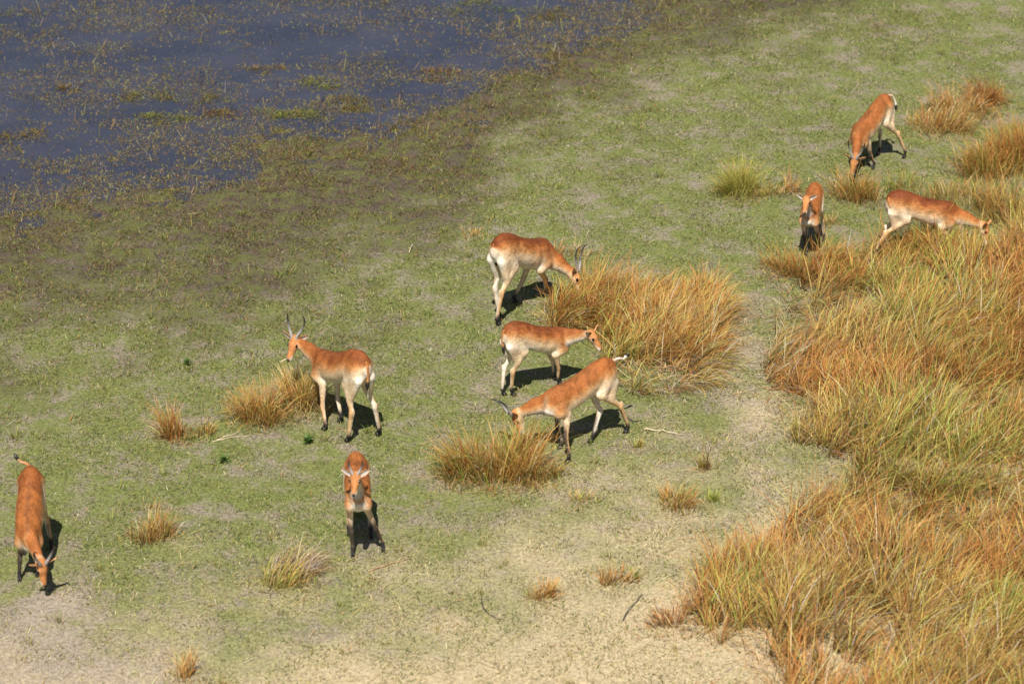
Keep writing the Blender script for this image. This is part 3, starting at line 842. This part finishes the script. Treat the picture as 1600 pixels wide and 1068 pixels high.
def surface_nets(F, org, step):
    s = F < 0
    nx, ny, nz = F.shape
    corners = [(i, j, k) for i in (0, 1) for j in (0, 1) for k in (0, 1)]
    sl = lambda A, c: A[c[0]:nx - 1 + c[0], c[1]:ny - 1 + c[1], c[2]:nz - 1 + c[2]]
    cnt = sum(sl(s, c).astype(np.int8) for c in corners)
    act = (cnt > 0) & (cnt < 8)
    ids = np.full(act.shape, -1, np.int64); ids[act] = np.arange(act.sum())
    ijk = np.argwhere(act).astype(float)
    acc = np.zeros_like(ijk); n = np.zeros(len(ijk))
    for a in corners:
        for ax in range(3):
            if a[ax] == 1: continue
            b = list(a); b[ax] = 1
            fa = sl(F, a)[act]; fb = sl(F, b)[act]
            m = (fa < 0) != (fb < 0)
            t = np.where(m, fa / (fa - fb + 1e-12), 0)
            p = np.tile(np.array(a, float), (len(ijk), 1)); p[:, ax] += t
            acc[m] += p[m]; n[m] += 1
    v = (ijk + acc / n[:, None]) * step + org
    quads = []
    for ax in range(3):
        u, w = (ax + 1) % 3, (ax + 2) % 3
        lo = [slice(None)] * 3; hi = [slice(None)] * 3
        lo[ax] = slice(0, -1); hi[ax] = slice(1, None)
        ch = s[tuple(lo)] != s[tuple(hi)]
        e = np.argwhere(ch)
        ok = (e[:, u] > 0) & (e[:, w] > 0) & (e[:, u] < F.shape[u] - 1) & (e[:, w] < F.shape[w] - 1)
        e = e[ok]
        flip = s[tuple(lo)][tuple(e.T)]
        q = []
        for du, dw in ((-1, -1), (0, -1), (0, 0), (-1, 0)):
            c = e.copy(); c[:, u] += du; c[:, w] += dw
            q.append(ids[tuple(c.T)])
        q = np.stack(q, -1)
        q[~flip] = q[~flip][:, ::-1]
        quads.append(q)
    f = np.concatenate(quads)
    f = f[(f >= 0).all(1)]
    # two light smoothing passes
    for lam in (0.5, 0.4):
        sm = np.zeros_like(v); k = np.zeros(len(v))
        for i in range(4):
            a, b = f[:, i], f[:, (i + 1) % 4]
            np.add.at(sm, a, v[b]); np.add.at(k, a, 1)
            np.add.at(sm, b, v[a]); np.add.at(k, b, 1)
        v = v + lam * (sm / np.maximum(k, 1)[:, None] - v)
    return v, f


ORANGE = V(.325, .108, .027); DEEP = V(.165, .042, .011); TAN = V(.51, .25, .095); CREAM = V(.64, .47, .29); WHITE = V(.72, .65, .54)
BLACK = V(.016, .013, .012); GREYW = V(.52, .47, .42); LEG = V(.55, .33, .15); DARKBR = V(.10, .045, .018)


def lerp(a, b, t):
    return a + (b - a) * t[..., None]


def ik(a, b, l1, l2, bend, fmin, fmax):
    d = b - a; D = np.linalg.norm(d)
    k = np.clip((l1 + l2) / D, fmin, fmax) * D / (l1 + l2); l1 *= k; l2 *= k
    x = (l1 * l1 - l2 * l2 + D * D) / (2 * D)
    h = math.sqrt(max(l1 * l1 - x * x, 0))
    u = d / D
    n = unit(bend - u * (bend @ u))
    return a + u * x + n * h


def spline(P, n):
    """Catmull-Rom through the points"""
    P = np.asarray(P, float)
    Q = np.vstack([2 * P[0] - P[1], P, 2 * P[-1] - P[-2]])
    out = []
    for i in range(len(P) - 1):
        for t in np.linspace(0, 1, n, endpoint=False):
            p0, p1, p2, p3 = Q[i:i + 4]
            out.append(0.5 * ((2 * p1) + (-p0 + p2) * t + (2 * p0 - 5 * p1 + 4 * p2 - p3) * t * t + (-p0 + 3 * p1 - 3 * p2 + p3) * t ** 3))
    out.append(P[-1])
    return np.array(out)


def ellipsoid(c, ax, radii, nu=14, nv=9):
    u = np.linspace(0, 2 * np.pi, nu, endpoint=False); w = np.linspace(0, np.pi, nv)
    v = [c + radii[0] * np.cos(b) * ax[0] + radii[1] * np.sin(b) * np.cos(a) * ax[1] + radii[2] * np.sin(b) * np.sin(a) * ax[2] for b in w for a in u]
    f = [(i * nu + j, i * nu + (j + 1) % nu, (i + 1) * nu + (j + 1) % nu, (i + 1) * nu + j) for i in range(nv - 1) for j in range(nu)]
    return np.array(v), np.array(f)


def antelope(loc, yaw, S, tp, dz, poll, nose, hoof, horn, label, tail, neck_r=1.0, roll=0.0, deep=0.0, ear_fwd=0.0, seed=0, belly=0.0, ear_up=0.4, tail_pale=0.0):
    r = np.random.default_rng(seed)
    root = empty('antelope', (loc[0], loc[1], float(land_height(loc[0], loc[1]))))
    root.rotation_euler = (0, 0, yaw)
    ct, st = math.cos(tp), math.sin(tp)

    def tr(p):          # trunk frame to animal frame
        p = np.asarray(p, float); z = p[..., 2] - .8
        return np.stack([p[..., 0] * ct - z * st, p[..., 1], .8 + p[..., 0] * st + z * ct + dz], -1)

    def inv(p):
        x = p[..., 0]; z = p[..., 2] - .8 - dz
        return np.stack([x * ct + z * st, p[..., 1], .8 - x * st + z * ct], -1)

    poll, nose = V(*poll), V(*nose)
    Y = V(0, 1, 0)
    legs = []
    for i, (hx, hy) in enumerate(hoof):
        sy = 1 if i % 2 == 0 else -1
        H = V(hx, hy, 0.0)
        if i < 2:
            F = H + V(-.03, 0, .085)
            sh0 = tr(V(.27, sy * .075, .82)); sh = tr(V(.37, sy * .095, .66)); el = tr(V(.275, sy * .10, .575))
            ca = ik(el, F, .27, .225, V(1, 0, 0), 1.004, 1.012)
            legs.append(dict(kind='f', sy=sy, J=[sh0, sh, el, ca, F, H + V(.0, 0, .03)], R=[.085, .075, .058, .031, .0235, .027],
                             cuts=[(sh0, sh, .085, .075), (sh, el, .072, .050), (el, ca, .049, .029), (ca, F, .028, .0190), (F, H + V(.0, 0, .03), .022, .021)], knee=ca, fet=F, H=H))
        else:
            F = H + V(-.035, 0, .09)
            hp = tr(V(-.40, sy * .075, .82)); sf = tr(V(-.245, sy * .105, .625))
            hk = ik(sf, F, .315, .30, V(-1, 0, 0.1), 1.03, 1.09)
            th = tr(V(-.44, sy * .085, .70))
            legs.append(dict(kind='h', sy=sy, knee=hk, fet=F, H=H,
                             cuts=[(hp, sf, .105, .070), (th, (sf * .45 + hk * .55), .080, .044), (sf, hk, .058, .029), (hk + V(-.022, 0, .035), hk + V(-.005, 0, -.03), .019, .024), (hk, F, .033, .0205), (F, H + V(.0, 0, .03), .023, .021)]))
    # neck
    nb = tr(V(.36, 0, .79)); nb2 = tr(V(.33, 0, .70))
    a_ax = unit(nose - poll)
    nd = unit(poll - nb)
    ref = V(0, 0, 1) + unit(V(nd[0], nd[1], 0)) * 0.9 * float(sstep(.65, .9, abs(a_ax[2])))
    up = unit(ref - a_ax * (ref @ a_ax))
    side = np.cross(up, a_ax)          # the animal's left
    if roll:
        c_, s_ = math.cos(roll), math.sin(roll)
        up, side = unit(up * c_ + side * s_), unit(side * c_ - up * s_)
    jaw = poll + a_ax * .045 - up * .045
    mid = (nb + poll) / 2 + tr(V(0, 0, .8)) * 0 + V(0, 0, .012)
    nk_side = unit(np.cross(unit(poll - nb), V(0, 0, 1)) + 1e-6)
    sc = np.linalg.norm(nose - poll) / .27
    necks = [(nb, mid, .116 * neck_r, .076 * neck_r, nk_side, .70), (mid, poll + a_ax * .015 - up * .015, .076 * neck_r, .056, nk_side, .80),
             (nb2, (mid * .5 + jaw * .5), .085 * neck_r, .055, nk_side, .75)]
    LH = np.linalg.norm(nose - poll)
    hd = lambda a, u, s=0.0: poll + a_ax * (a * LH / .27) + up * u + side * s
    heads = [(hd(.015, .008), hd(.085, .006), .068, .065, side, .95), (hd(.085, .010), hd(.235, -.006), .058, .036, side, .88),
             (hd(.05, -.035), hd(.225, -.022), .044, .025, side, .70), (hd(.225, -.008), hd(.255, -.014), .034, .027, side, .95)]
    brows = [(hd(.075, .030, .036), hd(.105, .026, .034), .019, .015), (hd(.075, .030, -.036), hd(.105, .026, -.034), .019, .015)]
    # grid
    pts = np.array([tr(V(-.57, 0, 1.05)), tr(V(.53, 0, .55)), tr(V(.3, 0, 1.0)), poll + .09, poll - .09, nose + .05, nose - .05] + [l['H'] for l in legs] + [l['knee'] for l in legs])
    lo = pts.min(0) - .06; hi = pts.max(0) + .06
    lo[1] = min(lo[1], -.23); hi[1] = max(hi[1], .23); lo[2] = 0.012
    hi[2] = max(hi[2], tr(V(-.4, 0, 1.03))[2] + .05)
    step = 0.0118
    dims = np.ceil((hi - lo) / step).astype(int) + 1
    gx, gy, gz = [lo[i] + np.arange(dims[i]) * step for i in range(3)]

    def torso_d(P):
        q = inv(P)
        x = q[..., 0]
        zt = np.interp(x, PROF[:, 0], PROF[:, 1]); zb = np.interp(x, PROF[:, 0], PROF[:, 2]) - belly * np.exp(-((x + .05) / .22) ** 2)
        hw = np.interp(x, PROF[:, 0], PROF[:, 3])
        zc, hh = (zt + zb) / 2, (zt - zb) / 2
        v = (q[..., 2] - zc) / hh
        v2 = np.minimum(v * v, 1.5)
        hw = hw * np.where(v > 0, 1 - 0.16 * v2, 1 - 0.06 * v2) * (1 + belly * np.exp(-((x + .05) / .25) ** 2))
        e = np.sqrt((np.abs(q[..., 1]) / hw) ** 2.2 + np.abs(v) ** 2.2) ** (2 / 2.2)
        d = (e - 1) * np.minimum(hw, hh) * 0.8
        ex = np.maximum(np.maximum(-.555 - x, x - .515), 0)
        return np.maximum(d, ex + d * 0.3) if False else d + ex

    def groups(P):
        T = torso_d(P)
        N_ = None
        for a, b, r1, r2, sd, sy in necks:
            d = seg_d(P, a, b, r1, r2, sd, sy); N_ = d if N_ is None else smin(N_, d, .05)
        H_ = None
        for a, b, r1, r2, sd, sy in heads:
            d = seg_d(P, a, b, r1, r2, sd, sy); H_ = d if H_ is None else smin(H_, d, .018)
        for a, b, r1, r2 in brows: H_ = smin(H_, seg_d(P, a, b, r1, r2), .012)
        Ls = []
        for l in legs:
            D = None
            for j, (a, b, r1, r2) in enumerate(l['cuts']):
                d = seg_d(P, a, b, r1, r2, Y, .78 if j < 2 else (.85 if j == 2 else 1.0))
                D = d if D is None else smin(D, d, .05 if j < 2 else .02)
            Ls.append(D)
        return T, N_, H_, Ls

    F = np.empty(dims)
    for i0 in range(0, dims[0], 24):
        P = np.stack(np.meshgrid(gx[i0:i0 + 24], gy, gz, indexing='ij'), -1)
        T, N_, H_, Ls = groups(P)
        B_ = smin(T, N_, .10); B_ = smin(B_, H_, .03)
        D = None
        for Lg in Ls:
            d = smin(B_, Lg, .032); D = d if D is None else np.minimum(D, d)
        F[i0:i0 + 24] = D
    v, f = surface_nets(F, lo, step)
    # ---- coat colours from the place on the body
    T, N_, H_, Ls = groups(v)
    q = inv(v); x = q[:, 0]
    zt = np.interp(x, PROF[:, 0], PROF[:, 1]); zb = np.interp(x, PROF[:, 0], PROF[:, 2])
    t = np.clip((q[:, 2] - zb) / (zt - zb), -.3, 1.2)
    nz = (fbm(v[:, 0] * 1 + 5, v[:, 2] + v[:, 1] * 2 + seed, 7.0, seed, 3) - .5)
    t2 = t - .04 + nz * .24 - (.10 + .65 * np.exp(-(q[:, 1] / .055) ** 2)) * sstep(.33, .50, x) + .06 * sstep(-.2, -.5, x)
    cT = lerp(CREAM, TAN, sstep(.30, .58, t2)); cT = lerp(cT, ORANGE, sstep(.50, .76, t2)); cT = lerp(cT, ORANGE * (1 - deep) + DEEP * deep, sstep(.70, .90, t2))
    cT = lerp(WHITE, cT, sstep(.06, .28, t2))
    rump = sstep(-.48, -.55, x + .05 * t) * sstep(.66, .40, t)
    cT = lerp(cT, CREAM * .5 + WHITE * .5, rump * .6)
    blot = sstep(.60, .72, fbm(v[:, 0] + 9, v[:, 2] + np.abs(v[:, 1]), 5.0, seed + 3, 3)) * sstep(.5, .8, t)
    cT = lerp(cT, DEEP, blot * (.45 + .3 * deep))
    fleck = sstep(.52, .72, fbm(v[:, 0] * .6 + 3, v[:, 2] + v[:, 1] * 1.3, 26.0, seed + 13, 2)); cT = lerp(cT, cT * .62, fleck * .7 * sstep(.3, .6, t))
    spine = np.exp(-(v[:, 1] / .022) ** 2) * sstep(.9, 1.0, t) * sstep(-.25, -.05, x)
    cT = lerp(cT, DARKBR, spine * .45)
    t3 = t + nz * .2 + .20
    cL = lerp(CREAM, TAN, sstep(.22, .46, t3)); cL = lerp(cL, ORANGE, sstep(.46, .74, t3)); cL = lerp(cL, ORANGE * (1 - deep) + DEEP * deep, sstep(.80, 1.05, t3))
    cL = np.where((x < 0)[:, None], cT, cL)
    # neck
    axn = poll - nb; tn = np.clip(((v - nb) @ axn) / (axn @ axn), 0, 1)
    upn = unit(V(0, 0, 1) - unit(axn) * unit(axn)[2] + 1e-6)
    hn = ((v - nb - tn[:, None] * axn) @ upn) / (.115 - .05 * tn) + nz * .4
    cN = lerp(CREAM, TAN, sstep(-.45, .0, hn)); cN = lerp(cN, ORANGE, sstep(.0, .55, hn)); cN = lerp(cN, ORANGE * (1 - deep * .5) + DEEP * deep * .5, sstep(.6, 1.0, hn))
    cN = lerp(GREYW, cN, sstep(-.85, -.40, hn))
    # head
    ah = ((v - poll) @ a_ax) / LH; uh = (v - poll) @ up; sh_ = np.abs((v - poll) @ side)
    cH = lerp(CREAM * .9, TAN, sstep(-.015, .018, uh + nz * .02)); cH = lerp(cH, ORANGE * .75 + TAN * .4, sstep(.012, .034, uh + nz * .02 + .014 * sstep(.3, .9, ah)))
    cH = lerp(cH, WHITE, sstep(.74, .88, ah) * sstep(.024, .008, uh) * .9)
    cH = lerp(cH, CREAM * .62, sstep(.030, .046, sh_) * sstep(.03, .0, uh) * sstep(.0, .15, ah) * .6)
    for sg in (1, -1):
        e = np.linalg.norm(v - hd(.088, .020, sg * .047), axis=1); cH = lerp(cH, CREAM, np.exp(-(e / .028) ** 2) * .6)
    nose_m = np.exp(-(np.linalg.norm(v - hd(.272, .004), axis=1) / .021) ** 2)
    cH = lerp(cH, BLACK, np.clip(nose_m * 1.7, 0, 1))
    cols, ds = [cT, cN, cH], [T, N_ + .01, H_]
    for l, D in zip(legs, Ls):
        z = v[:, 2]; zk = l['knee'][2]; fr = l['cuts'][2][0]
        out = (v[:, 1] - np.interp(z, [.05, zk, l['cuts'][2][0][2]], [l['H'][1], l['knee'][1], l['cuts'][2][0][1] - l['sy'] * .02])) * l['sy']
        front = v[:, 0]
        c = lerp(LEG, CREAM, sstep(zk, zk + .22, z))
        ti = sstep(-.03, .03, out)
        if l['kind'] == 'f':
            c = lerp(WHITE, c, .25 + .75 * ti)
            axis_x = np.interp(z, [0.03, l['fet'][2], zk, .6], [l['H'][0], l['fet'][0], l['knee'][0], l['cuts'][2][0][0]])
            strip = sstep(-.006, .012, v[:, 0] - axis_x) * sstep(zk + .20, zk + .05, z) * sstep(.10, .16, z)
            c = lerp(c, BLACK * 1.5, strip * .92)
        else:
            c = lerp(c, CREAM, sstep(.45, .62, z)); c = lerp(WHITE, c, .15 + .85 * ti)
            c = lerp(c, WHITE, sstep(.0, -.06, v[:, 0] - np.interp(z, [zk, .8], [l['knee'][0], -.46])) * sstep(zk + .05, zk + .2, z) * .9)
            axis_x = np.interp(z, [0.03, l['fet'][2], zk], [l['H'][0], l['fet'][0], l['knee'][0]])
            strip = sstep(.012, .026, v[:, 0] - axis_x) * sstep(zk, zk - .08, z)
            c = lerp(c, BLACK * 2.5, strip * .7)
        hi_ = (.52, .70) if l['kind'] == 'f' else (.62, .84)
        c = lerp(c, lerp(c, cL, np.full(len(z), 1.0)), sstep(*hi_, q[:, 2]))
        c = lerp(c, BLACK * 1.6, sstep(.18, .10, z + nz * .08))
        cols.append(c); ds.append(D + (.012 if l['kind'] == 'h' else .008))
    w = np.exp(-np.clip(np.array(ds), -.02, .5) / .011) + 1e-12
    w[3:] *= sstep(.86, .70, q[:, 2])[None] + 1e-4
    w /= w.sum(0)
    col = (w[..., None] * np.array(cols)).sum(0)
    col = np.clip(col, 0.004, .85)
    mesh_from('body', v * S, f, M_FUR, root, col)

    # ---- ears
    for sg in (1, -1):
        b = hd(.012, .030, sg * .045)
        d = unit(side * sg * .85 + up * ear_up - a_ax * (.34 - ear_fwd))
        opening = unit(a_ax * .75 + up * .15 - side * sg * .05); opening = unit(opening - d * (opening @ d))
        wv = np.cross(d, opening)
        n, m = 9, 7
        vs, cs = [], []
        for layer, off in ((0, 0.0), (1, -.006)):
            for i in range(n):
                s = i / (n - 1)
                wid = .034 * (math.sin(math.pi * (0.12 + .88 * s) ** .8) ** .75 if s < 1 else 0) + .003
                for j in range(m):
                    a = (j / (m - 1) - .5) * 2
                    p = b + d * (s * .145) + wv * (a * wid) + opening * (.020 * a * a * (1 - s * .5) + off) 
                    vs.append(p)
                    edge = abs(a) > .8 or s > .88
                    cs.append((DARKBR if s > .88 else TAN) if (layer or edge) else GREYW * .95)
        idx = lambda l, i, j: l * n * m + i * m + j
        fs = []
        for i in range(n - 1):
            for j in range(m - 1):
                fs.append((idx(0, i, j), idx(0, i, j + 1), idx(0, i + 1, j + 1), idx(0, i + 1, j)))
                fs.append((idx(1, i, j), idx(1, i + 1, j), idx(1, i + 1, j + 1), idx(1, i, j + 1)))
            for j in (0, m - 1):
                fs.append((idx(0, i, j), idx(0, i + 1, j), idx(1, i + 1, j), idx(1, i, j)))
        for j in range(m - 1):
            fs.append((idx(0, n - 1, j), idx(0, n - 1, j + 1), idx(1, n - 1, j + 1), idx(1, n - 1, j)))
        mesh_from('ear', np.array(vs) * S, np.array(fs), M_FUR, root, np.array(cs))
    # ---- eyes
    for sg in (1, -1):
        ev, ef = ellipsoid(hd(.098, .031, sg * .051), (a_ax, up, side), (.023, .020, .015))
        mesh_from('eye', ev * S, ef, M_EYE, root)
    # ---- horns: ringed, swept back, then curving up and forward
    if horn > 0:
        for sg in (1, -1):
            k = horn
            prof = [(0, 0, 0), (-.065, .070, .018), (-.175, .125, .085), (-.285, .185, .135), (-.365, .275, .145), (-.385, .375, .125)]
            ctrl = [hd(.035 + p_[0] * k, .040 + p_[1] * k, sg * (.026 + p_[2] * k)) for p_ in prof]
            if k < .2: ctrl = ctrl[:3]
            Q = spline(ctrl, 16 if k > .2 else 6)
            tt = np.linspace(0, 1, len(Q))
            rr = (.0145 + .0045 * min(k, 1)) * (1 - tt) ** .75 + .0028
            ring = np.where(tt < .68, .0022 * np.sin(tt * 95), 0) * (k > .2)
            hv, hf = tube(Q, np.maximum(rr + ring, .002), 10)
            c = lerp(V(.31, .28, .25), V(.030, .027, .026), sstep(.25, .65, tt))
            c = c * (1 + 0.18 * np.sign(ring) * (np.abs(ring) > .0008))[:, None]
            cc = np.concatenate([np.repeat(c, 10, 0), c[:1], c[-1:]])
            mesh_from('horn', hv * S, hf, M_HORN, root, cc)
    # ---- tail with its dark tuft
    tb = tr(V(-.545, 0, .925))
    Q = spline([tb + V(.03, 0, .0)] + [tb + V(*p) for p in tail], 6)
    n1 = int(len(Q) * .68)
    tt = np.linspace(0, 1, len(Q))
    rr = np.interp(tt, [0, .2, .6, .7, .85, 1], [.024, .018, .013, .020, .024, .004])
    tv, tf = tube(Q[:n1 + 1], rr[:n1 + 1] * [1.0], 8)
    cc = np.tile(lerp(ORANGE * 1.1, TAN * .9 * (1 - tail_pale) + WHITE * tail_pale, np.linspace(0, 1, n1 + 1) ** (1 - .6 * tail_pale))[:, None], (1, 8, 1)).reshape(-1, 3)
    cc = np.concatenate([cc, cc[:1], cc[-1:]])
    to = mesh_from('tail', tv * S, tf, M_FUR, root, cc)
    tv, tf = tube(Q[n1:], rr[n1:], 8)
    mesh_from('tail_tuft', tv * S, tf, M_HOOF, to)
    # ---- hooves: cloven wedges
    for l in legs:
        H = l['H']; vs, fs = [], []
        for sg in (1, -1):
            o = len(vs)
            for (hx, z, wd) in ((-.028, .0, .011), (.044, .0, .006), (-.022, .045, .010), (.010, .047, .009)):
                for q_ in (-1, 1):
                    vs.append(H + V(hx, sg * .0125 + q_ * wd, z))
            fs += [[o + a for a in qd] for qd in ((0, 1, 3, 2), (4, 6, 7, 5), (0, 2, 6, 4), (1, 5, 7, 3), (2, 3, 7, 6), (0, 4, 5, 1))]
        mesh_from('hoof', np.array(vs) * S, np.array(fs), M_HOOF, root, smooth=False)
    tag(root, label, 'antelope', 'herd of reddish antelopes grazing by the marsh')
    return root, (lambda p: np.array(p) * S), hd


D2R = math.radians
HANG = [(-.03, 0, -.06), (-.045, .0, -.17), (-.03, .0, -.28), (-.02, 0, -.38)]
HERD = {}
HERD['stand'] = antelope((-2.01, -2.45), D2R(128), 1.03, D2R(-13.5), .015, (.775, .067, .875), (.675, .255, .69),
    [(.101, .174), (.150, -.083), (-.301, .138), (-.385, -.229)], .57, 'horned antelope standing with raised head, a straw in its mouth', HANG, deep=.6, seed=1, neck_r=1.0)
HERD['rear'] = antelope((.14, .96), D2R(49), 1.07, D2R(-16), -.025, (.618, -.25, .359), (.608, -.417, .119),
    [(.102, .206), (.480, .03), (-.34, .06), (-.514, -.067)], .66, 'horned antelope grazing with rump to us, face hidden behind the golden patch', [(-.02, .02, -.06), (-.0, .03, -.17), (.03, .03, -.27), (.05, 0.03, -.34)], deep=.9, seed=2)
HERD['bud'] = antelope((.31, -1.38), D2R(30), .90, D2R(-12.9), -.018, (.589, -.352, .839), (.677, -.518, .637),
    [(.365, .15), (.329, -.03), (-.47, .08), (-.372, .0)], .13, 'antelope with bud horns holding its head level beside the golden patch', HANG, deep=.8, seed=3)
HERD['long'] = antelope((.77, -2.86), D2R(216), .97, D2R(-8.7), -.02, (.69, -.303, .526), (.690, -.205, .268),
    [(.377, .29), (.221, -.066), (-.674, .075), (-.18, .02)], .64, 'long horned antelope grazing over the big tuft, tail flicked out', [(-.07, .02, .02), (-.13, .03, .0), (-.18, .03, .03), (-.24, .02, .02)], deep=.15, seed=4, neck_r=1.1, tail_pale=1.0)
HERD['short'] = antelope((-1.69, -5.24), D2R(274), .94, D2R(6.8), .013, (.634, -.024, 1.225), (.864, -.057, 1.089),
    [(.19, .28), (.30, -.075), (-.14, .15), (-.21, -.11)], .36, 'short horned young antelope facing us on the open turf', HANG, seed=5, neck_r=.95)
HERD['left'] = antelope((-5.19, -5.82), D2R(274), .97, D2R(-17), -.046, (.70, .150, .47), (.735, .175, .185),
    [(.165, .05), (.271, -.137), (-.403, .172), (-.334, -.13)], .62, 'antelope at the left edge grazing head down towards us', [(-.04, -.05, .02), (-.06, -.11, .03), (-.07, -.15, .07), (-.08, -.18, .13)], seed=6, tail_pale=.15)
HERD['far'] = antelope((5.05, 5.92), D2R(232), .91, D2R(-16.8), -.065, (.715, .195, .391), (.835, .221, .134),
    [(.10, .15), (.06, -.09), (-.60, .28), (-.45, -.10)], .68, 'farthest horned antelope, grazing head down towards us', [(-.07, .03, -.02), (-.11, .06, -.10), (-.12, .08, -.19), (-.11, .09, -.27)], seed=7, neck_r=1.1, tail_pale=.9, deep=.2)
HERD['hornless'] = antelope((3.97, 2.9), D2R(259), .84, D2R(.9), -.019, (.649, -.028, 1.138), (.87, -.027, .983),
    [(.06, .16), (.25, -.03), (-.40, .17), (-.20, -.09)], 0, 'small hornless antelope facing us at the far edge of the field', HANG, seed=8, neck_r=.9)
HERD['field'] = antelope((5.43, 2.71), D2R(4), .94, D2R(-8.7), -.08, (.824, -.111, .491), (.882, -.206, .222),
    [(.384, .20), (.409, -.02), (-.45, .17), (-.631, -.02)], 0, 'hornless antelope grazing side on, its legs hidden in the tall grass', [(.0, -.06, -.05), (.03, -.10, -.15), (.07, -.11, -.25), (.10, -.11, -.32)], deep=1.0, seed=9)

# the straw held in the standing antelope's mouth
rt, sc_, hd_ = HERD['stand']
M4 = np.array([[math.cos(D2R(128)), -math.sin(D2R(128)), 0], [math.sin(D2R(128)), math.cos(D2R(128)), 0], [0, 0, 1]])
e0 = M4 @ (hd_(.225, -.030, -.02) * 1.03) + np.array(rt.location)
e1 = e0 + V(-.10, -.05, -.03)
sv, sf = tube(spline([e0, (e0 + e1) / 2 + V(0, 0, .004), e1], 5), np.full(11, .006), 6)
c0_ = (e0 + e1) / 2
so = mesh_from('grass_straw', sv - c0_, sf, M_STICK_PALE); so.location = c0_
tag(so, 'pale straw hanging from the mouth of the standing horned antelope', 'straw')
